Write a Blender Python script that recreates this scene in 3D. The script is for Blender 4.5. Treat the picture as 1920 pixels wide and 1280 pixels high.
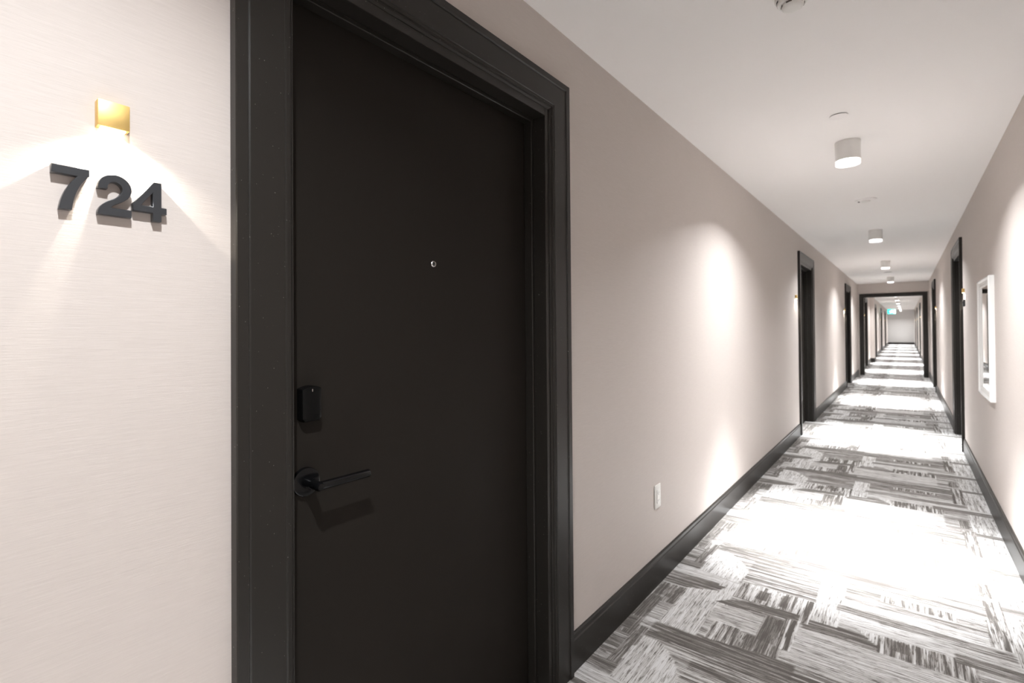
import bpy, bmesh, math, random
import numpy as np
from mathutils import Vector, Matrix

for o in list(bpy.data.objects):
    bpy.data.objects.remove(o, do_unlink=True)
scene = bpy.context.scene
COL = scene.collection
random.seed(7)

# ------------------------------------------------------------------ camera, world, exposure
HL, HR, HZ = -1.0, 0.4576, 2.3995          # left wall plane, right wall plane, ceiling height
CAM_H = 1.2897
yaw, pit, rol = math.radians(38.502), math.radians(0.5252), math.radians(-0.4226)
F = Vector((-math.sin(yaw) * math.cos(pit), math.cos(yaw) * math.cos(pit), math.sin(pit)))
R0 = Vector((math.cos(yaw), math.sin(yaw), 0))
U0 = R0.cross(F)
R = R0 * math.cos(rol) + U0 * math.sin(rol)
U = -R0 * math.sin(rol) + U0 * math.cos(rol)
cd = bpy.data.cameras.new('camera')
cam = bpy.data.objects.new('camera', cd)
COL.objects.link(cam)
cam.matrix_world = Matrix(((R.x, U.x, -F.x, 0), (R.y, U.y, -F.y, 0), (R.z, U.z, -F.z, CAM_H), (0, 0, 0, 1)))
cd.sensor_width = 36
cd.lens = 928.33 / 1920 * 36
cd.shift_y = -32.66 / 1920
cd.clip_start = 0.02
cd.dof.use_dof = True
cd.dof.focus_distance = 1.15
cd.dof.aperture_fstop = 5.0
scene.camera = cam

w = bpy.data.worlds.new('world')
scene.world = w
w.use_nodes = True
w.node_tree.nodes['Background'].inputs[0].default_value = (0.9, 0.88, 0.85, 1)
w.node_tree.nodes['Background'].inputs[1].default_value = 0.02

scene.view_settings.view_transform = 'Standard'
scene.view_settings.look = 'None'
scene.view_settings.gamma = 1
scene.view_settings.use_curve_mapping = False
scene.view_settings.exposure = 0.56
scene.cycles.diffuse_bounces = 5

LAMP_POWER = 1270         # downward beam of each ceiling lamp
LAMP_GLOW = 22          # wide soft light of its diffuser
LAMP_ANGLE = math.radians(52)
LAMP_COLOR = (0.955, 0.98, 1.0)
NUMBER_POWER = 5.5

# ------------------------------------------------------------------ materials
def mat(name, color, rough=0.5, metal=0.0, spec=0.5, emit=None, strength=0.0, coat=0.0):
    m = bpy.data.materials.new(name)
    m.use_nodes = True
    b = m.node_tree.nodes['Principled BSDF']
    b.inputs['Base Color'].default_value = (*color, 1)
    b.inputs['Roughness'].default_value = rough
    b.inputs['Metallic'].default_value = metal
    b.inputs['Specular IOR Level'].default_value = spec
    b.inputs['Coat Weight'].default_value = coat
    if emit:
        b.inputs['Emission Color'].default_value = (*emit, 1)
        b.inputs['Emission Strength'].default_value = strength
    return m

class NT:
    """small helper for node trees"""
    def __init__(s, m):
        s.t = m.node_tree
        s.b = s.t.nodes['Principled BSDF']
    def n(s, typ, **kw):
        nd = s.t.nodes.new(typ)
        for k, v in kw.items():
            setattr(nd, k, v)
        return nd
    def link(s, a, b):
        s.t.links.new(a, b)
    def set(s, sock, v):
        if hasattr(v, 'links'):
            s.link(v, sock)
        else:
            sock.default_value = v
    def math(s, op, a, b=0.0, c=0.0, clamp=False):
        nd = s.n('ShaderNodeMath', operation=op)
        nd.use_clamp = clamp
        for i, v in enumerate((a, b, c)):
            s.set(nd.inputs[i], v)
        return nd.outputs[0]
    def mapr(s, v, a, b, c=0.0, d=1.0):
        nd = s.n('ShaderNodeMapRange')
        s.set(nd.inputs[0], v)
        for i, x in enumerate((a, b, c, d)):
            nd.inputs[i + 1].default_value = x
        return nd.outputs[0]
    def noise(s, scale3, scale=1.0, detail=2.0, rough=0.5):
        tc = s.n('ShaderNodeNewGeometry')
        mp = s.n('ShaderNodeMapping')
        s.link(tc.outputs['Position'], mp.inputs[0])
        mp.inputs['Scale'].default_value = scale3
        nz = s.n('ShaderNodeTexNoise')
        nz.inputs['Scale'].default_value = scale
        nz.inputs['Detail'].default_value = detail
        nz.inputs['Roughness'].default_value = rough
        s.link(mp.outputs[0], nz.inputs['Vector'])
        return nz.outputs['Fac']
    def ramp(s, v, stops):
        nd = s.n('ShaderNodeValToRGB')
        e = nd.color_ramp.elements
        while len(e) < len(stops):
            e.new(0.5)
        for el, (p, c) in zip(e, stops):
            el.position = p
            el.color = (*c, 1)
        s.set(nd.inputs[0], v)
        return nd.outputs[0]
    def bump(s, h, dist, strength=1.0):
        nd = s.n('ShaderNodeBump')
        nd.inputs['Distance'].default_value = dist
        nd.inputs['Strength'].default_value = strength
        s.link(h, nd.inputs['Height'])
        s.link(nd.outputs[0], s.b.inputs['Normal'])

# woven taupe wall covering: fine horizontal threads
M_wall = mat('wall_covering', (0.47, 0.40, 0.36), 0.62, spec=0.35)
t = NT(M_wall)
n1 = t.noise((26, 26, 900), 1, 3, 0.6)
n2 = t.noise((9, 9, 240), 1, 2, 0.5)
n3 = t.math('ADD', t.math('MULTIPLY', n1, 0.68), t.math('MULTIPLY', n2, 0.32))
t.link(t.ramp(n3, [(0.30, (0.542, 0.489, 0.457)), (0.52, (0.575, 0.520, 0.487)), (0.72, (0.605, 0.551, 0.519))]), t.b.inputs['Base Color'])
t.bump(n3, 0.0010, 0.40)

M_ceil = mat('ceiling_paint', (0.89, 0.87, 0.855), 0.85, spec=0.2)
t = NT(M_ceil)
nz = t.noise((1, 1, 1), 260, 2)
t.bump(nz, 0.0004, 0.3)

M_pale_wall = mat('pale_grey_paint', (0.52, 0.51, 0.50), 0.7, spec=0.3)
t = NT(M_pale_wall)
t.bump(t.noise((1, 1, 1), 260, 2), 0.0004, 0.3)

M_black = mat('black_paint', (0.0190, 0.0163, 0.0138), 0.50, spec=0.06)
t = NT(M_black)
nz = t.noise((1, 1, 1), 5, 4, 0.6)
t.link(t.mapr(nz, 0.3, 0.7, 0.44, 0.58), t.b.inputs['Roughness'])
t.bump(t.noise((1, 1, 1), 190, 2), 0.0005, 0.2)
M_trimblack = mat('black_trim_paint', (0.0195, 0.0172, 0.0148), 0.36, spec=0.30)
t = NT(M_trimblack)
sp = t.noise((1, 1, 1), 240, 1)
t.link(t.ramp(sp, [(0.0, (0.0195, 0.0172, 0.0148)), (0.765, (0.0195, 0.0172, 0.0148)), (0.79, (0.25, 0.24, 0.22))]), t.b.inputs['Base Color'])
M_hard = mat('black_hardware', (0.004, 0.004, 0.0045), 0.20, spec=0.35)
M_lockface = mat('black_plastic', (0.004, 0.004, 0.004), 0.25, spec=0.16)
M_chrome = mat('chrome', (0.72, 0.72, 0.72), 0.14, metal=1)
M_lens = mat('dark_lens', (0.02, 0.02, 0.02), 0.05, spec=0.8)
M_brass = mat('brushed_brass', (0.82, 0.58, 0.22), 0.40, metal=1)
t = NT(M_brass)
nz = t.noise((120, 30, 90), 1, 3)
t.link(t.mapr(nz, 0.3, 0.7, 0.42, 0.58), t.b.inputs['Roughness'])
M_led = mat('warm_led', (0.9, 0.8, 0.6), 0.5, emit=(1.0, 0.86, 0.62), strength=14)
M_digit = mat('charcoal_numeral', (0.030, 0.032, 0.036), 0.30, spec=0.6)
M_white = mat('white_plastic', (0.78, 0.77, 0.74), 0.42)
M_frame = mat('white_lacquer', (0.84, 0.84, 0.83), 0.25)
M_mirror = mat('mirror_glass', (0.90, 0.91, 0.90), 0.012, metal=1)
M_lampbody = mat('lamp_white_metal', (0.80, 0.79, 0.77), 0.45)
M_lampdisc = mat('lamp_diffuser', (0.9, 0.9, 0.9), 0.5, emit=(1.0, 0.99, 0.97), strength=10)
M_slot = mat('black_slot', (0.008, 0.008, 0.008), 0.7)
M_green = mat('green_exit_panel', (0.02, 0.5, 0.38), 0.4, emit=(0.03, 0.80, 0.60), strength=1.6)
M_pale = mat('pale_exit_pictogram', (0.8, 0.95, 0.92), 0.4, emit=(0.62, 1.0, 0.93), strength=2.4)
M_grey = mat('exit_housing', (0.55, 0.56, 0.56), 0.5)
M_gapdark = mat('shadow_gap', (0.10, 0.09, 0.08), 0.8)

# clear acrylic skirt of the ceiling lamps
M_skirt = bpy.data.materials.new('clear_skirt')
M_skirt.use_nodes = True
nt = M_skirt.node_tree
nt.nodes.clear()
out = nt.nodes.new('ShaderNodeOutputMaterial')
mx = nt.nodes.new('ShaderNodeMixShader')
tr = nt.nodes.new('ShaderNodeBsdfTransparent')
tr.inputs[0].default_value = (0.93, 0.93, 0.93, 1)
gl = nt.nodes.new('ShaderNodeBsdfPrincipled')
gl.inputs['Base Color'].default_value = (0.8, 0.8, 0.8, 1)
gl.inputs['Roughness'].default_value = 0.08
mx.inputs[0].default_value = 0.22
nt.links.new(tr.outputs[0], mx.inputs[1])
nt.links.new(gl.outputs[0], mx.inputs[2])
nt.links.new(mx.outputs[0], out.inputs[0])

# patterned carpet: patch layout is stored on the mesh, yarn streaks come from noise
M_carpet = mat('patterned_carpet', (0.3, 0.3, 0.3), 0.95, spec=0.1)
t = NT(M_carpet)
at = t.n('ShaderNodeAttribute', attribute_name='patch')
sp = t.n('ShaderNodeSeparateColor')
t.link(at.outputs['Color'], sp.inputs[0])
tone, orient, con = sp.outputs[0], sp.outputs[1], sp.outputs[2]
def both(along, across, detail, rough=0.5):
    a = t.noise((along, across, 1), 1, detail, rough)
    b = t.noise((across, along, 1), 1, detail, rough)
    m = t.n('ShaderNodeMix')
    t.link(orient, m.inputs[0])
    t.link(a, m.inputs[2])
    t.link(b, m.inputs[3])
    return m.outputs[0]
stripe = t.mapr(both(2.4, 62, 2), 0.37, 0.63)
fine = t.mapr(both(6, 190, 2), 0.38, 0.62)
dash = t.mapr(both(16, 210, 3, 0.6), 0.54, 0.60)
fleck = t.noise((1, 1, 1), 420, 2)
v = t.math('ADD', tone, t.math('MULTIPLY', con, t.math('SUBTRACT', stripe, 0.5)))
v = t.math('ADD', v, t.math('MULTIPLY', t.math('SUBTRACT', fine, 0.5), 0.34))
v = t.math('SUBTRACT', v, t.math('MULTIPLY', dash, 0.46))
v = t.math('ADD', v, t.math('MULTIPLY', t.math('SUBTRACT', fleck, 0.5), 0.55))
colr = t.ramp(v, [(0.0, (0.112, 0.102, 0.094)), (0.30, (0.215, 0.200, 0.188)), (0.62, (0.45, 0.435, 0.422)), (0.97, (0.66, 0.655, 0.655))])
t.link(colr, t.b.inputs['Base Color'])
t.bump(t.noise((1, 1, 1), 700, 2), 0.003, 0.5)

# ------------------------------------------------------------------ mesh helpers
class MB:
    def __init__(s):
        s.bm = bmesh.new()
    def poly(s, pts):
        return s.bm.faces.new([s.bm.verts.new(p) for p in pts])
    def box(s, x0, x1, y0, y1, z0, z1, bev=0.0, seg=2):
        r = bmesh.ops.create_cube(s.bm, size=1)
        vs = r['verts']
        for vv in vs:
            vv.co = Vector(((x0 + x1) / 2 + vv.co.x * (x1 - x0), (y0 + y1) / 2 + vv.co.y * (y1 - y0), (z0 + z1) / 2 + vv.co.z * (z1 - z0)))
        if bev:
            es = list({e for vv in vs for e in vv.link_edges})
            bmesh.ops.bevel(s.bm, geom=es, offset=bev, segments=seg, affect='EDGES', profile=0.5)
        return s
    def rings(s, rings, close=True, cap0=True, cap1=True):
        """skin successive rings of equal length"""
        vr = [[s.bm.verts.new(p) for p in r] for r in rings]
        n = len(vr[0])
        for a, b in zip(vr, vr[1:]):
            for i in range(n if close else n - 1):
                j = (i + 1) % n
                s.bm.faces.new((a[i], a[j], b[j], b[i]))
        if cap0:
            s.bm.faces.new(vr[0][::-1])
        if cap1:
            s.bm.faces.new(vr[-1])
        return s
    def lathe(s, prof, axis, origin, seg=32, cap0=True, cap1=True):
        """prof: list of (radius, distance along axis)"""
        ax = Vector(axis).normalized()
        u = ax.orthogonal().normalized()
        v = ax.cross(u)
        o = Vector(origin)
        rr = []
        for r, d in prof:
            r = max(r, 1e-5)
            rr.append([o + ax * d + (u * math.cos(2 * math.pi * k / seg) + v * math.sin(2 * math.pi * k / seg)) * r for k in range(seg)])
        return s.rings(rr, True, cap0, cap1)
    def obj(s, name, m, parent=None, smooth=None):
        bmesh.ops.recalc_face_normals(s.bm, faces=s.bm.faces[:])
        me = bpy.data.meshes.new(name)
        s.bm.to_mesh(me)
        s.bm.free()
        me.materials.append(m)
        if smooth:
            for p in me.polygons:
                p.use_smooth = True
            me.set_sharp_from_angle(angle=math.radians(smooth))
        o = bpy.data.objects.new(name, me)
        COL.objects.link(o)
        if parent:
            o.parent = parent
        return o

def tag(o, label, cat, group=None, kind=None):
    o['label'] = label
    o['category'] = cat
    if group:
        o['group'] = group
    if kind:
        o['kind'] = kind
    return o

def empty(name, loc):
    o = bpy.data.objects.new(name, None)
    o.empty_display_size = 0.1
    COL.objects.link(o)
    o.location = loc
    return o

def copy_tree(o, parent=None):
    c = o.copy()
    COL.objects.link(c)
    c.parent = parent
    for ch in list(o.children):
        copy_tree(ch, c)
    return c

# ------------------------------------------------------------------ layout
Y0, Y1 = -4.2, 43.6
YP = 16.0                                    # cross wall with the cased opening
CW, OPEN0, OPEN1, OPENZ = 0.117, 0.114, 1.067, 2.076   # casing width; opening in the wall relative to door origin
DW, DTOP = 1.181, 2.190                      # outer casing width and height
LEFT = [0.402, 6.72, 12.50, 18.75, 24.95, 31.20, 37.40]
RIGHT = [6.80, 12.55, 18.90, 25.20, 31.80, 37.60]
LAMPS = [-3.44 + 3.515 * k for k in range(14)]
LX = -0.262

# floor with carpet pattern ------------------------------------------------
TILE = 1.02
TY0 = 1.67
rects = [  # x0, x1, y0, y1, tone, orient(0 along x, 1 along y), contrast
    (-1.2, 0.7, 1.60, 2.75, 0.52, 0, 0.55),
    (-1.2, -0.86, 1.95, 2.46, 0.30, 1, 0.45),
    (-0.985, -0.92, 2.10, 2.31, 0.12, 1, 0.25),
    (-0.98, -0.94, 1.98, 2.09, 0.15, 0, 0.3),
    (-0.92, -0.86, 2.04, 2.28, 0.62, 0, 0.5),
    (-0.97, -0.89, 2.33, 2.43, 0.14, 1, 0.5),
    (-1.2, -0.87, 1.78, 1.95, 0.36, 0, 0.45),
    (-0.92, -0.87, 1.75, 1.97, 0.22, 1, 0.3),
    (-0.40, 0.30, 2.18, 2.46, 0.74, 0, 0.28),
    (-0.36, -0.10, 2.44, 2.55, 0.26, 0, 0.45),
    (-0.10, 0.20, 2.44, 2.58, 0.42, 1, 0.95),
    (-0.06, 0.00, 2.49, 2.57, 0.16, 1, 0.2),
    (0.19, 0.32, 2.18, 2.44, 0.50, 0, 0.6),
    (0.26, 0.31, 2.22, 2.38, 0.22, 1, 0.4),
    (0.32, 0.7, 2.10, 2.54, 0.72, 1, 0.35),
    (-0.10, 0.7, 2.58, 2.68, 0.80, 0, 0.20),
    (0.14, 0.7, 2.545, 2.62, 0.28, 0, 0.3),
    (-0.71, -0.45, 2.27, 2.43, 0.68, 0, 0.22),
    (-0.67, -0.56, 2.11, 2.27, 0.55, 1, 0.85),
    (-0.56, -0.40, 2.11, 2.25, 0.32, 1, 0.4),
    (-0.50, -0.43, 2.24, 2.45, 0.16, 1, 0.22),
    (-0.43, -0.37, 2.23, 2.50, 0.50, 1, 1.2),
    (-0.66, -0.41, 2.53, 2.70, 0.56, 1, 0.75),
    (-0.57, -0.52, 2.57, 2.66, 0.18, 1, 0.3),
    (-0.475, -0.44, 2.56, 2.68, 0.14, 1, 0.2),
    (-0.42, -0.34, 2.48, 2.82, 0.50, 1, 1.2),
    (-0.34, -0.24, 2.53, 2.97, 0.82, 1, 0.35),
    (-0.24, 0.27, 2.83, 2.97, 0.34, 0, 0.55),
    (-0.10, 0.17, 2.90, 2.965, 0.42, 1, 0.9),
    (-0.24, 0.30, 2.745, 2.83, 0.70, 0, 0.45),
    (-0.26, 0.32, 2.685, 2.745, 0.36, 0, 0.4),
    (-0.24, -0.10, 2.58, 2.685, 0.82, 0, 0.2),
    (0.26, 0.33, 2.76, 3.20, 0.36, 1, 0.9),
    (0.33, 0.7, 2.66, 3.13, 0.80, 1, 0.5),
    (0.33, 0.7, 3.12, 3.18, 0.28, 0, 0.3),
    (-0.66, -0.34, 2.70, 2.98, 0.38, 0, 0.75),
    (-1.2, -0.72, 2.47, 2.60, 0.28, 0, 0.5),
    (-1.2, -0.70, 2.61, 2.70, 0.80, 0, 0.3),
    (-1.2, -0.79, 2.70, 2.765, 0.26, 0, 0.3),
    (-0.86, -0.705, 2.05, 2.54, 0.80, 1, 0.30),
    (-0.74, -0.66, 2.42, 2.66, 0.90, 1, 0.12),
    (-0.87, 0.27, 1.98, 2.11, 0.28, 0, 0.62),
]
LENS = [  # curved slivers: polygon, tone, orient, contrast
    ([(-0.88, 2.00), (-0.83, 2.045), (-0.76, 2.085), (-0.66, 2.115), (-0.50, 2.14), (-0.34, 2.15), (-0.34, 2.06), (-0.60, 2.03), (-0.78, 2.00)], 0.16, 0, 0.3),
    ([(-0.72, 2.42), (-0.68, 2.47), (-0.62, 2.505), (-0.52, 2.525), (-0.38, 2.54), (-0.38, 2.48), (-0.50, 2.455), (-0.62, 2.43)], 0.16, 0, 0.4),
    ([(-0.87, 2.69), (-0.885, 2.86), (-0.87, 3.00), (-0.80, 2.99), (-0.74, 2.94), (-0.69, 2.87), (-0.665, 2.80), (-0.66, 2.72), (-0.68, 2.66), (-0.76, 2.68)], 0.84, 1, 0.28),
    ([(-0.97, 2.55), (-0.90, 2.58), (-0.71, 2.585), (-0.74, 2.53), (-0.80, 2.495), (-0.88, 2.47), (-0.97, 2.48)], 0.20, 0, 0.5),
    ([(-0.18, 2.575), (-0.10, 2.575), (-0.10, 2.475), (-0.13, 2.51)], 0.86, 1, 0.2),
]
def inpoly(X, Y, P):
    c = np.zeros(X.shape, bool)
    j = len(P) - 1
    for i in range(len(P)):
        (xi, yi), (xj, yj) = P[i], P[j]
        if yi != yj:
            c ^= ((yi > Y) != (yj > Y)) & (X < (xj - xi) * (Y - yi) / (yj - yi) + xi)
        j = i
    return c
def patches(X, Y):
    Yt = (Y - TY0) % TILE + TY0
    out = np.zeros(X.shape + (4,), np.float32)
    out[..., 3] = 1
    e = 0.004
    for x0, x1, y0, y1, tn, o, c in rects:
        for k in (-TILE, 0, TILE):
            m = (X > x0 - e) & (X <= x1 - e) & (Yt > y0 + k - e) & (Yt <= y1 + k - e)
            out[m, 0], out[m, 1], out[m, 2] = tn, o, c
    for P, tn, o, c in LENS:
        for k in (-TILE, 0, TILE):
            m = inpoly(X, Yt - k, P)
            out[m, 0], out[m, 1], out[m, 2] = tn, o, c
    return out
def carpet():
    XA, XB = HL - 0.2, HR + 0.2
    ys = np.concatenate([np.arange(Y0, 1.0, 0.06), np.arange(1.0, 9.2, 0.01), np.arange(9.2, 20, 0.03), np.arange(20, Y1 + 0.3, 0.10)])
    xs = np.arange(XA, XB + 0.005, 0.01)
    X, Y = np.meshgrid(xs, ys)
    nx, ny = len(xs), len(ys)
    co = np.stack([X, Y, np.zeros_like(X)], -1).reshape(-1, 3).astype(np.float32)
    idx = np.arange(nx * ny).reshape(ny, nx)
    q = np.stack([idx[:-1, :-1], idx[:-1, 1:], idx[1:, 1:], idx[1:, :-1]], -1).reshape(-1, 4)
    # underside and rim so that the floor is a slab
    base = len(co)
    z = -0.05
    cb = np.array([(XA, ys[0], z), (xs[-1], ys[0], z), (xs[-1], ys[-1], z), (XA, ys[-1], z)], np.float32)
    co = np.concatenate([co, cb])
    me = bpy.data.meshes.new('floor')
    me.vertices.add(len(co))
    me.vertices.foreach_set('co', co.ravel())
    q = np.concatenate([q, np.array([[base + 3, base + 2, base + 1, base]])])
    me.loops.add(q.size)
    me.loops.foreach_set('vertex_index', q.ravel().astype(np.int32))
    me.polygons.add(len(q))
    me.polygons.foreach_set('loop_start', np.arange(0, q.size, 4, dtype=np.int32))
    me.update(calc_edges=True)
    a = me.color_attributes.new('patch', 'FLOAT_COLOR', 'POINT')
    pc = patches(X, Y).reshape(-1, 4)
    pc = np.concatenate([pc, np.ones((4, 4), np.float32)])
    a.data.foreach_set('color', pc.ravel())
    me.materials.append(M_carpet)
    o = bpy.data.objects.new('floor', me)
    COL.objects.link(o)
    return o
tag(carpet(), 'grey patchwork striped carpet running the whole corridor floor', 'floor', kind='structure')

# ceiling
tag(MB().box(HL - 0.2, HR + 0.2, Y0 - 0.2, Y1 + 0.2, HZ, HZ + 0.08).obj('ceiling', M_ceil), 'white painted corridor ceiling', 'ceiling', kind='structure')

def side_wall(name, xf, xb, doors, label):
    m = MB()
    a, b = min(xf, xb), max(xf, xb)
    y = Y0
    for d in doors:
        m.box(a, b, y, d + OPEN0, 0, HZ)
        m.box(a, b, d + OPEN0, d + OPEN1, OPENZ, HZ)
        y = d + OPEN1
    m.box(a, b, y, Y1, 0, HZ)
    tag(m.obj(name, M_wall), label, 'wall', kind='structure')
side_wall('wall_left', HL, HL - 0.2, LEFT, 'taupe woven-covered corridor wall on the left carrying the numerals')
side_wall('wall_right', HR, HR + 0.2, RIGHT, 'taupe woven-covered corridor wall on the right carrying the mirror')
tag(MB().box(HL, HR, Y1, Y1 + 0.15, 0, HZ).obj('wall_end', M_pale_wall), 'plain pale grey wall closing the far end of the corridor', 'wall', kind='structure')
tag(MB().box(HL, HR, Y0 - 0.15, Y0, 0, HZ).obj('wall_back', M_wall), 'taupe wall closing the corridor behind the viewpoint', 'wall', kind='structure')

# cross wall with the cased opening
OX0, OX1, OZ = -0.876, 0.345, 2.050
m = MB()
m.box(HL, OX0, YP, YP + 0.14, 0, HZ)
m.box(OX1, HR, YP, YP + 0.14, 0, HZ)
m.box(OX0, OX1, YP, YP + 0.14, OZ, HZ)
tag(m.obj('wall_middle', M_wall), 'taupe cross wall with a black-cased opening down the corridor', 'wall', kind='structure')
# short pier standing out of the left wall beyond the opening
tag(MB().box(HL, HL + 0.11, 21.8, 22.7, 0, HZ).obj('wall_pier', M_wall), 'taupe wall pier on the left beyond the cased opening', 'wall', kind='structure')

# ------------------------------------------------------------------ baseboards
BH, BT = 0.140, 0.015
BPROF = [(0, 0), (BT, 0), (BT, BH - 0.022), (BT - 0.003, BH - 0.017), (BT - 0.005, BH - 0.004), (0.006, BH), (0, BH)]
def baseboard(name, side, ya, yb, label):
    sx, x = (1, HL) if side == 'left' else (-1, HR)
    m = MB()
    m.rings([[(x + sx * p, yy, z) for p, z in BPROF] for yy in (ya, yb)])
    tag(m.obj(name, M_trimblack), label, 'baseboard', kind='structure')
def run_boards(side, doors, breaks):
    segs = []
    y = Y0
    for d in doors:
        segs.append((y, d))
        y = d + DW
    segs.append((y, Y1))
    outl = []
    for a, b in segs:
        for c, e in breaks:
            if a < c < b:
                outl.append((a, c))
                a = e
        outl.append((a, b))
    for k, (a, b) in enumerate(outl):
        if k == 0:
            lab = 'black baseboard behind the viewpoint on the %s wall' % side
            if side == 'left':
                lab = 'black baseboard under the numerals, short of the nearest door'
            else:
                lab = 'black baseboard on the right wall, nearest run under the mirror'
        else:
            words = ['', 'first', 'second', 'third', 'fourth', 'fifth', 'sixth', 'seventh', 'eighth', 'ninth', 'tenth']
            lab = 'black baseboard on the %s wall, %s run past its nearest door' % (side, words[k])
        baseboard('baseboard_%s' % side, side, a, b, lab)
run_boards('left', LEFT, [(YP, YP + 0.14), (21.8, 22.7)])
run_boards('right', RIGHT, [(YP, YP + 0.14)])
m = MB()
m.rings([[(xx, Y1 - p, z) for p, z in BPROF] for xx in (HL + BT, HR - BT)])
tag(m.obj('baseboard_end', M_trimblack), 'black baseboard along the far end wall', 'baseboard', kind='structure')
m = MB()
m.box(HL, HL + 0.125, 21.785, 21.8, 0, BH)
m.box(HL + 0.11, HL + 0.125, 21.8, 22.7, 0, BH)
tag(m.obj('baseboard_pier', M_trimblack), 'black baseboard wrapping the pier on the left beyond the opening', 'baseboard', kind='structure')

# casing of the opening in the cross wall
tr_ = empty('trim_1', (0, YP, 0))
tag(tr_, 'black casing around the wide corridor opening', 'casing', kind='structure')
CWO, CTO = 0.082, 0.022
for s, xo in ((1, OX0 - CWO), (-1, OX1 + CWO)):
    m = MB()
    rr = []
    prof = [(0, 0), (0, -CTO), (0.018, -CTO), (0.02, -CTO + 0.004), (CWO - 0.006, -CTO + 0.006), (CWO, -0.006), (CWO, 0)]
    m.rings([[(xo + s * p, q, 0) for p, q in prof], [(xo + s * p, q, OZ + CWO - p) for p, q in prof]])
    o = m.obj('casing_side', M_trimblack, tr_)
m = MB()
m.rings([[(OX0 - CWO + p, q, OZ + CWO - p) for p, q in prof], [(OX1 + CWO - p, q, OZ + CWO - p) for p, q in prof]])
m.obj('casing_head', M_trimblack, tr_)
m = MB()
m.box(OX0, OX0 + 0.012, 0, 0.14, 0, OZ)
m.box(OX1 - 0.012, OX1, 0, 0.14, 0, OZ)
m.box(OX0 + 0.012, OX1 - 0.012, 0, 0.14, OZ - 0.012, OZ)
m.obj('lining', M_trimblack, tr_)

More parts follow.
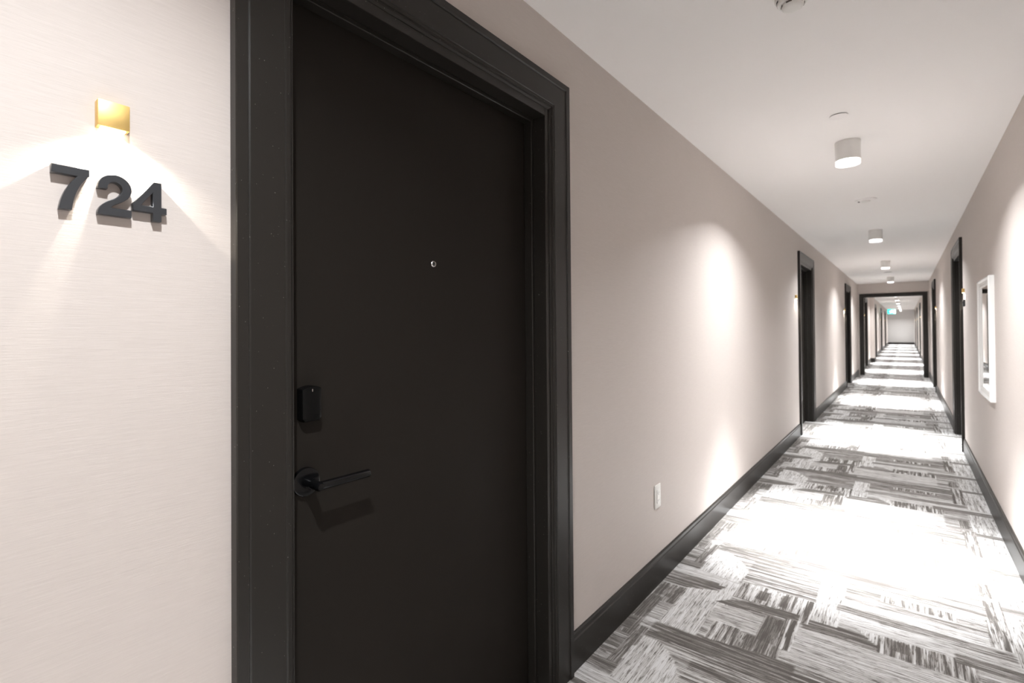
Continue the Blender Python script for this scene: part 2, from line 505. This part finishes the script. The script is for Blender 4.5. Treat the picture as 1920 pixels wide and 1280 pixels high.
# ------------------------------------------------------------------ doors
def door(side, y0, name):
    sx, xw = (1, HL) if side == 'left' else (-1, HR)
    root = empty(name, (xw, y0, 0))
    X = lambda l: sx * l
    def bx(m, l0, l1, *a, **k):
        return m.box(min(X(l0), X(l1)), max(X(l0), X(l1)), *a, **k)
    # casing, mitred at the head; profile is (distance from outer edge, height off the wall)
    prof = [(0, 0), (0, 0.0225), (0.002, 0.025), (0.022, 0.025), (0.0245, 0.0205), (0.028, 0.0215), (0.096, 0.0195), (0.0975, 0.0170), (0.101, 0.0175), (0.106, 0.0165), (0.1075, 0.0120), (0.112, 0.0115), (CW, 0.007), (CW, 0)]
    m = MB()
    m.rings([[(X(q), p, 0) for p, q in prof], [(X(q), p, DTOP - p) for p, q in prof]])
    m.obj('casing_side', M_trimblack, root)
    m = MB()
    m.rings([[(X(q), DW - p, 0) for p, q in prof], [(X(q), DW - p, DTOP - p) for p, q in prof]])
    m.obj('casing_side', M_trimblack, root)
    m = MB()
    m.rings([[(X(q), p, DTOP - p) for p, q in prof], [(X(q), DW - p, DTOP - p) for p, q in prof]])
    m.obj('casing_head', M_trimblack, root)
    # jamb lining
    m = MB()
    j0, j1, jz = 0.121, 1.045, 2.046
    bx(m, -0.19, 0.005, OPEN0, j0, 0, OPENZ, bev=0.0016, seg=2)
    bx(m, -0.19, 0.005, j1, OPEN1, 0, OPENZ, bev=0.0016, seg=2)
    bx(m, -0.19, 0.005, j0, j1, jz, OPENZ, bev=0.0016, seg=2)
    m.obj('jamb', M_trimblack, root)
    m = MB()
    for a, b in ((j0, j0 + 0.013), (j1 - 0.013, j1)):
        bx(m, -0.079, -0.046, a, b, 0, jz, bev=0.002, seg=1)
    bx(m, -0.079, -0.046, j0 + 0.013, j1 - 0.013, jz - 0.013, jz, bev=0.002, seg=1)
    m.obj('door_stop', M_trimblack, root)
    # leaf
    m = MB()
    bx(m, -0.125, -0.080, j0 + 0.003, j1 - 0.003, 0.006, jz - 0.003, bev=0.0015, seg=1)
    m.obj('leaf', M_black, root)
    # peephole
    m = MB()
    m.lathe([(0.0095, 0), (0.0095, 0.0025), (0.0080, 0.004), (0.0065, 0.004), (0.0058, 0.0025)], (sx, 0, 0), (X(-0.080), 0.587, 1.48), 28)
    p = m.obj('peephole', M_chrome, root, 40)
    m = MB()
    m.lathe([(0.0058, 0.0024), (0.0045, 0.0040), (0.002, 0.0048), (0.0, 0.005)], (sx, 0, 0), (X(-0.080), 0.587, 1.48), 20)
    m.obj('peephole_lens', M_lens, p, 60)
    # lever handle
    hy, hz = 0.190, 0.944
    m = MB()
    m.lathe([(0.0325, 0), (0.0325, 0.0075), (0.0315, 0.0095), (0.029, 0.0105), (0.012, 0.0105)], (sx, 0, 0), (X(-0.080), hy, hz), 48)
    rose = m.obj('handle_rose', M_hard, root, 30)
    m = MB()
    m.lathe([(0.0125, 0.0), (0.0118, 0.02), (0.0102, 0.045), (0.0100, 0.056), (0.007, 0.061), (0.0, 0.062)], (sx, 0, 0), (X(-0.071), hy, hz), 32)
    m.obj('handle_neck', M_hard, rose, 40)
    m = MB()
    m.lathe([(0.0085, 0), (0.0096, 0.002), (0.0096, 0.132), (0.0088, 0.134), (0.0, 0.1342)], (0, 1, 0), (X(-0.020), hy - 0.004, hz), 32)
    m.obj('lever', M_hard, rose, 40)
    # electronic lock above the handle
    ly0, ly1, lz0, lz1 = 0.172, 0.221, 1.082, 1.163
    m = MB()
    rr = []
    def outline(inset, l):
        pts = []
        a, b, c, d = ly0 + inset, ly1 - inset, lz0 + inset, lz1 - inset
        pts += [(X(l), a + 0.006, c), (X(l), b - 0.006, c), (X(l), b, c + 0.006)]
        for k in range(9):
            f = k / 8
            pts.append((X(l), b + (a - b) * f, d - 0.006 + 0.006 * math.sin(math.pi * f)))
        pts.append((X(l), a, c + 0.006))
        return pts
    m.rings([outline(0, -0.080), outline(0, -0.062), outline(0.002, -0.058), outline(0.004, -0.057)])
    lk = m.obj('lock_reader', M_lockface, root, 35)
    m = MB()
    bx(m, -0.0572, -0.0562, 0.1955, 0.1975, 1.150, 1.156)
    m.obj('indicator', M_chrome, lk)
    return root

ordw = ['nearest', 'second', 'third', 'fourth', 'fifth', 'sixth', 'farthest']
dl = door('left', LEFT[0], 'door_1')
tag(dl, 'large black door in the foreground beside the numerals 724', 'door', 'corridor doors', 'structure')
n = 1
for k, y in enumerate(LEFT[1:]):
    n += 1
    d = copy_tree(dl)
    d.name = 'door_%d' % n
    d.location.y = y
    tag(d, '%s black door along the left wall' % ordw[k + 1], 'door', 'corridor doors', 'structure')
dr = None
for k, y in enumerate(RIGHT):
    n += 1
    if dr is None:
        dr = d = door('right', y, 'door_%d' % n)
    else:
        d = copy_tree(dr)
        d.name = 'door_%d' % n
        d.location.y = y
    tag(d, '%s black door along the right wall%s' % (ordw[k] if k < 5 else 'farthest', ', past the mirror' if k == 0 else ''), 'door', 'corridor doors', 'structure')

# ------------------------------------------------------------------ brass number lights
def number_light(side, y, z, name):
    sx, xw = (1, HL) if side == 'left' else (-1, HR)
    root = empty(name, (xw, y, z))
    m = MB()
    T = 0.019
    a, b = sorted((0, sx * T))
    m.box(a, b, -0.0205, 0.0205, 0.0, 0.0415, bev=0.0012, seg=2)
    m.obj('housing', M_brass, root, 30)
    a, b = sorted((sx * 0.003, sx * 0.016))
    m = MB()
    m.box(a, b, -0.0155, 0.0155, -0.0016, 0.0004)
    m.obj('led_strip', M_led, root)
    ld = bpy.data.lights.new('number_led', 'SPOT')
    ld.energy = NUMBER_POWER
    ld.color = (1.0, 0.93, 0.80)
    ld.shadow_soft_size = 0.004
    ld.spot_size = math.radians(140)
    ld.spot_blend = 0.6
    lo = bpy.data.objects.new('number_led', ld)
    COL.objects.link(lo)
    lo.parent = root
    lo.location = (sx * 0.0105, 0, -0.005)
    return root
nl = number_light('left', LEFT[0] - 0.1805, 1.6125, 'number_light')
tag(nl, 'square brass light glowing above the numerals 724', 'wall light', 'brass number lights')
for k, y in enumerate(LEFT[1:]):
    c = copy_tree(nl)
    c.location.y = y - 0.177
    tag(c, 'small brass light just before the %s door on the left wall' % ordw[k + 1], 'wall light', 'brass number lights')
nr = None
for k, y in enumerate(RIGHT):
    if nr is None:
        nr = c = number_light('right', y - 0.177, 1.611, 'number_light')
    else:
        c = copy_tree(nr)
        c.location.y = y - 0.177
    tag(c, 'small brass light just before the %s door on the right wall' % (ordw[k] if k < 5 else 'farthest'), 'wall light', 'brass number lights')

# ------------------------------------------------------------------ numerals 7 2 4
def arc(cx, cy, rx, ry, a0, a1, n):
    return [(cx + rx * math.cos(math.radians(a0 + (a1 - a0) * i / n)), cy + ry * math.sin(math.radians(a0 + (a1 - a0) * i / n))) for i in range(n + 1)]
def bez(p0, p1, p2, n=8):
    return [((1 - t_) ** 2 * p0[0] + 2 * t_ * (1 - t_) * p1[0] + t_ * t_ * p2[0], (1 - t_) ** 2 * p0[1] + 2 * t_ * (1 - t_) * p1[1] + t_ * t_ * p2[1]) for t_ in [i / n for i in range(n + 1)]]
D7 = [[(0, 1), (0.67, 1)] + bez((0.67, 0.845), (0.40, 0.54), (0.355, 0.0), 10) + bez((0.13, 0.0), (0.175, 0.45), (0.455, 0.81), 10) + [(0, 0.81)]]
D2 = [[(0, 0.63)] + arc(0.33, 0.675, 0.33, 0.325, 180, -28, 22) + bez((0.585, 0.46), (0.50, 0.375), (0.40, 0.315), 5) + bez((0.36, 0.29), (0.27, 0.24), (0.255, 0.185), 5) +
      [(0.66, 0.185), (0.66, 0), (0, 0)] + bez((0, 0.06), (0.02, 0.22), (0.20, 0.345), 8) + bez((0.27, 0.39), (0.36, 0.445), (0.42, 0.525), 6) + arc(0.33, 0.665, 0.145, 0.155, -30, 180, 14) + [(0.185, 0.63)]]
D4 = [[(0.435, 1), (0.605, 1), (0.605, 0.37), (0.72, 0.37), (0.72, 0.205), (0.605, 0.205), (0.605, 0), (0.42, 0), (0.42, 0.205), (0, 0.205), (0, 0.385)],
      [(0.42, 0.365), (0.165, 0.365), (0.42, 0.735)]]
def numeral(name, loops, y0, z0, h, label):
    cu = bpy.data.curves.new(name, 'CURVE')
    cu.dimensions = '2D'
    cu.fill_mode = 'BOTH'
    cu.extrude = 0.0062
    cu.bevel_depth = 0.0006
    cu.bevel_resolution = 1
    cu.offset = -0.0006
    for lp in loops:
        sp_ = cu.splines.new('POLY')
        sp_.points.add(len(lp) - 1)
        for p_, (a, b) in zip(sp_.points, lp):
            p_.co = (a * h, b * h, 0, 1)
        sp_.use_cyclic_u = True
    tmp = bpy.data.objects.new('tmp', cu)
    COL.objects.link(tmp)
    dg = bpy.context.evaluated_depsgraph_get()
    me = bpy.data.meshes.new_from_object(tmp.evaluated_get(dg))
    bpy.data.objects.remove(tmp, do_unlink=True)
    # curve plane (x, y) -> wall plane (y, z), extrusion along x
    me.transform(Matrix(((0, 0, 1, 0.0068), (1, 0, 0, 0), (0, 1, 0, 0), (0, 0, 0, 1))))
    me.materials.clear()
    me.materials.append(M_digit)
    o = bpy.data.objects.new(name, me)
    COL.objects.link(o)
    o.location = (HL, y0, z0)
    tag(o, label, 'numeral', 'room number 724')
numeral('numeral', D7, 0.1483, 1.4745, 0.0655, 'charcoal raised numeral 7 on the wall, first of the room number')
numeral('numeral', D2, 0.2023, 1.4745, 0.0655, 'charcoal raised numeral 2 on the wall, middle of the room number')
numeral('numeral', D4, 0.2473, 1.4745, 0.0655, 'charcoal raised numeral 4 on the wall, last of the room number')
# unreadable dark marks under the light of the right-hand door
for k in range(3):
    m = MB()
    y_ = RIGHT[0] - 0.177 - 0.07 + 0.055 * k
    m.box(HR - 0.012, HR, y_, y_ + 0.034, 1.530, 1.542, bev=0.001, seg=1)
    m.box(HR - 0.012, HR, y_ + 0.012, y_ + 0.024, 1.476, 1.531, bev=0.001, seg=1)
    tag(m.obj('number_mark', M_digit), 'small dark raised mark by the nearest right door, %s of three' % ('closest to the mirror', 'middle one', 'closest to the door')[k], 'numeral', 'marks by the right door')

# ------------------------------------------------------------------ ceiling lamps
def ceiling_lamp(y):
    root = empty('ceiling_lamp', (LX, y, HZ))
    m = MB()
    m.lathe([(0.064, 0), (0.0655, 0.002), (0.0655, 0.112), (0.0648, 0.114), (0.0580, 0.114), (0.0580, 0.106)], (0, 0, -1), (0, 0, 0), 40, True, True)
    m.obj('body', M_lampbody, root, 40)
    m = MB()
    m.lathe([(0.053, 0.1065), (0.053, 0.124), (0.050, 0.127), (0.040, 0.128)], (0, 0, -1), (0, 0, 0), 40)
    m.obj('diffuser', M_lampdisc, root, 40)
    m = MB()
    m.lathe([(0.0650, 0.114), (0.0650, 0.138), (0.0640, 0.139), (0.0622, 0.138), (0.0622, 0.114)], (0, 0, -1), (0, 0, 0), 40, False, False)
    m.obj('clear_skirt', M_skirt, root, 40)
    ld = bpy.data.lights.new('lamp_light', 'SPOT')
    ld.shadow_soft_size = 0.02
    ld.energy = LAMP_POWER
    ld.color = LAMP_COLOR
    ld.spot_size = LAMP_ANGLE
    ld.spot_blend = 1.0
    lo = bpy.data.objects.new('lamp_light', ld)
    COL.objects.link(lo)
    lo.parent = root
    lo.location = (0, 0, -0.131)
    ld = bpy.data.lights.new('skirt_light', 'AREA')
    ld.shape = 'DISK'
    ld.size = 0.03
    ld.spread = math.radians(140)
    ld.energy = LAMP_GLOW
    ld.color = LAMP_COLOR
    lo = bpy.data.objects.new('skirt_light', ld)
    COL.objects.link(lo)
    lo.parent = root
    lo.location = (0, 0, -0.131)
    return root
lamp = None
lw = ['behind the viewpoint', 'overhead by the foreground door', 'nearest in view, just past the sprinkler cover', 'second in view along the ceiling', 'third in view along the ceiling', 'fourth in view, just before the cased opening',
      'first beyond the cased opening', 'second beyond the cased opening', 'third beyond the cased opening', 'fourth beyond the cased opening', 'fifth beyond the cased opening', 'sixth beyond the cased opening', 'seventh beyond the cased opening', 'last, against the end wall']
for y, l in zip(LAMPS, lw):
    if lamp is None:
        c = lamp = ceiling_lamp(y)
    else:
        c = copy_tree(lamp)
        c.location.y = y
        if abs(y) < 1:                       # the lamp overhead burns a little dimmer than the rest
            for ch in c.children:
                if ch.type == 'LIGHT':
                    ch.data = ch.data.copy()
                    ch.data.energy *= 0.66
    tag(c, 'white cylinder ceiling lamp, ' + l, 'ceiling lamp', 'cylinder ceiling lamps')

# ------------------------------------------------------------------ ceiling devices
sd = empty('smoke_detector', (-0.285, 1.885, HZ))
tag(sd, 'white smoke detector with dark slots at the top of the picture', 'smoke detector')
m = MB()
m.lathe([(0.054, 0), (0.054, 0.008), (0.051, 0.012), (0.044, 0.0125)], (0, 0, -1), (0, 0, 0), 48)
m.obj('base', M_white, sd, 40)
m = MB()
m.lathe([(0.048, 0.0120), (0.048, 0.019), (0.046, 0.024), (0.043, 0.027), (0.033, 0.0275)], (0, 0, -1), (0, 0, 0), 48)
m.obj('body', M_white, sd, 40)
m = MB()
m.lathe([(0.034, 0.0270), (0.033, 0.036), (0.029, 0.0415), (0.020, 0.044), (0.0, 0.045)], (0, 0, -1), (0, 0, 0), 40)
m.obj('dome', M_white, sd, 40)
for k in range(8):
    a0 = k * 45 + 6
    m = MB()
    ring = []
    for rr_, zz in ((0.0486, -0.0135), (0.0486, -0.0195), (0.0470, -0.0195), (0.0470, -0.0135)):
        ring.append((rr_, zz))
    m.rings([[(r * math.cos(math.radians(a)), r * math.sin(math.radians(a)), z) for r, z in ring] for a in (a0, a0 + 8, a0 + 16, a0 + 24, a0 + 30)])
    m.obj('slot', M_slot, sd)
for k in range(6):
    m = MB()
    a = math.radians(k * 60 + 20)
    c, s = math.cos(a), math.sin(a)
    pts = []
    for r, wd, z in ((0.0325, 0.009, -0.031), (0.0345, 0.009, -0.031)):
        pts.append([(r * c - q * s, r * s + q * c, zz) for q, zz in ((-wd, -0.0290), (wd, -0.0290), (wd, -0.0345), (-wd, -0.0345))])
    m.rings(pts)
    m.obj('vent', M_gapdark, sd)

def disc(name, x, y, prof, label, cat, gap=None):
    root = empty(name, (x, y, HZ))
    tag(root, label, cat)
    if gap:
        m = MB()
        m.lathe([(gap, 0), (gap, 0.004)], (0, 0, -1), (0, 0, 0), 40)
        m.obj('collar', M_gapdark, root)
    m = MB()
    m.lathe(prof, (0, 0, -1), (0, 0, 0), 40)
    m.obj('cover_plate', M_ceil, root, 40)
    return root
disc('sprinkler_cover', -0.264, 3.115, [(0.043, 0.0040), (0.043, 0.0055), (0.0415, 0.0062)], 'flat round sprinkler cover just before the nearest lamp in view', 'sprinkler cover', 0.039)
sa = disc('round_alarm', -0.262, 5.33, [(0.080, 0), (0.080, 0.008), (0.070, 0.014), (0.036, 0.016)], 'flat round white device between the first two lamps in view', 'ceiling device')
m = MB()
m.lathe([(0.034, 0.0158), (0.032, 0.022), (0.020, 0.025)], (0, 0, -1), (0.0, 0, 0), 32)
m.obj('centre_cap', M_white, sa, 40)
m = MB()
m.box(-0.058, -0.044, -0.02, 0.02, -0.0170, -0.0150)
m.obj('slot', M_gapdark, sa)
disc('sprinkler_cover', -0.275, 12.84, [(0.070, 0.0045), (0.070, 0.008), (0.066, 0.010)], 'flat round cover between the third and fourth lamps in view', 'sprinkler cover', 0.062)

# ------------------------------------------------------------------ outlet on the left wall
ot = empty('wall_outlet', (HL, 2.430, 0.434))
tag(ot, 'white outlet plate low on the left wall past the black door', 'outlet')
m = MB()
m.box(0, 0.006, -0.036, 0.036, -0.059, 0.059, bev=0.0025, seg=2)
m.obj('plate', M_white, ot, 40)
m = MB()
m.box(0.006, 0.0085, -0.0165, 0.0165, -0.034, 0.034, bev=0.001, seg=1)
ins = m.obj('socket_insert', M_white, ot, 40)
for zc in (-0.019, 0.019):
    m = MB()
    for yy in (-0.0065, 0.0065):
        m.box(0.0084, 0.0088, yy - 0.001, yy + 0.001, zc - 0.004, zc + 0.004)
    m.box(0.0084, 0.0088, -0.002, 0.002, zc - 0.010, zc - 0.007)
    m.obj('socket_slots', M_slot, ins)

# ------------------------------------------------------------------ white framed mirror on the right wall
MY0, MY1, MZ0, MZ1 = 4.52, 5.17, 0.780, 1.620
mr = empty('wall_mirror', (HR, MY0, MZ0))
tag(mr, 'white moulded frame with mirror glass on the right wall', 'mirror')
W_, H_ = MY1 - MY0, MZ1 - MZ0
mp = [(0, 0), (0, 0.026), (0.003, 0.030), (0.010, 0.031), (0.015, 0.027), (0.019, 0.021), (0.038, 0.018), (0.042, 0.021), (0.050, 0.021), (0.055, 0.019), (0.057, 0.0172), (0.057, 0)]
def fr(a0, a1, along, fixed, sgn, name):
    m = MB()
    r0, r1 = [], []
    for p, q in mp:
        if along == 'y':
            r0.append((-q, a0 + p, fixed + sgn * p))
            r1.append((-q, a1 - p, fixed + sgn * p))
        else:
            r0.append((-q, fixed + sgn * p, a0 + p))
            r1.append((-q, fixed + sgn * p, a1 - p))
    m.rings([r0, r1])
    m.obj(name, M_frame, mr, 30)
fr(0, W_, 'y', 0, 1, 'frame_rail')
fr(0, W_, 'y', H_, -1, 'frame_rail')
fr(0, H_, 'z', 0, 1, 'frame_stile')
fr(0, H_, 'z', W_, -1, 'frame_stile')
MB().box(-0.0165, -0.001, 0.056, W_ - 0.056, 0.056, H_ - 0.056).obj('glass', M_mirror, mr)

# ------------------------------------------------------------------ green exit sign on the left wall far down
ex = empty('exit_sign', (HL, 32.0, 2.02))
tag(ex, 'green glowing exit sign projecting from the left wall far down', 'exit sign')
m = MB()
m.box(0, 0.012, -0.04, 0.04, -0.06, 0.06, bev=0.003, seg=1)
m.box(0.012, 0.27, -0.012, 0.012, -0.012, 0.012)
m.obj('bracket', M_grey, ex)
m = MB()
m.box(0.26, 0.60, -0.018, 0.018, -0.125, 0.125, bev=0.004, seg=1)
m.obj('housing', M_grey, ex)
MB().box(0.268, 0.592, -0.021, -0.018, -0.117, 0.117).obj('green_panel', M_green, ex)
m = MB()
m.lathe([(0.024, 0), (0.024, 0.002)], (0, -1, 0), (0.45, -0.021, 0.078), 20)
for P in ([(0.41, 0.05), (0.46, 0.055), (0.44, -0.02), (0.39, -0.015)], [(0.41, 0.045), (0.40, 0.02), (0.33, 0.005), (0.33, 0.025)], [(0.455, 0.05), (0.445, 0.025), (0.49, -0.005), (0.505, 0.012)],
          [(0.40, -0.015), (0.44, -0.02), (0.49, -0.055), (0.475, -0.075)], [(0.39, -0.015), (0.425, -0.02), (0.38, -0.09), (0.355, -0.08)], [(0.52, 0.09), (0.575, 0.09), (0.575, -0.095), (0.52, -0.095)]):
    m.rings([[(a, -0.0212, b) for a, b in P], [(a, -0.0228, b) for a, b in P]])
m.obj('pictogram', M_pale, ex)
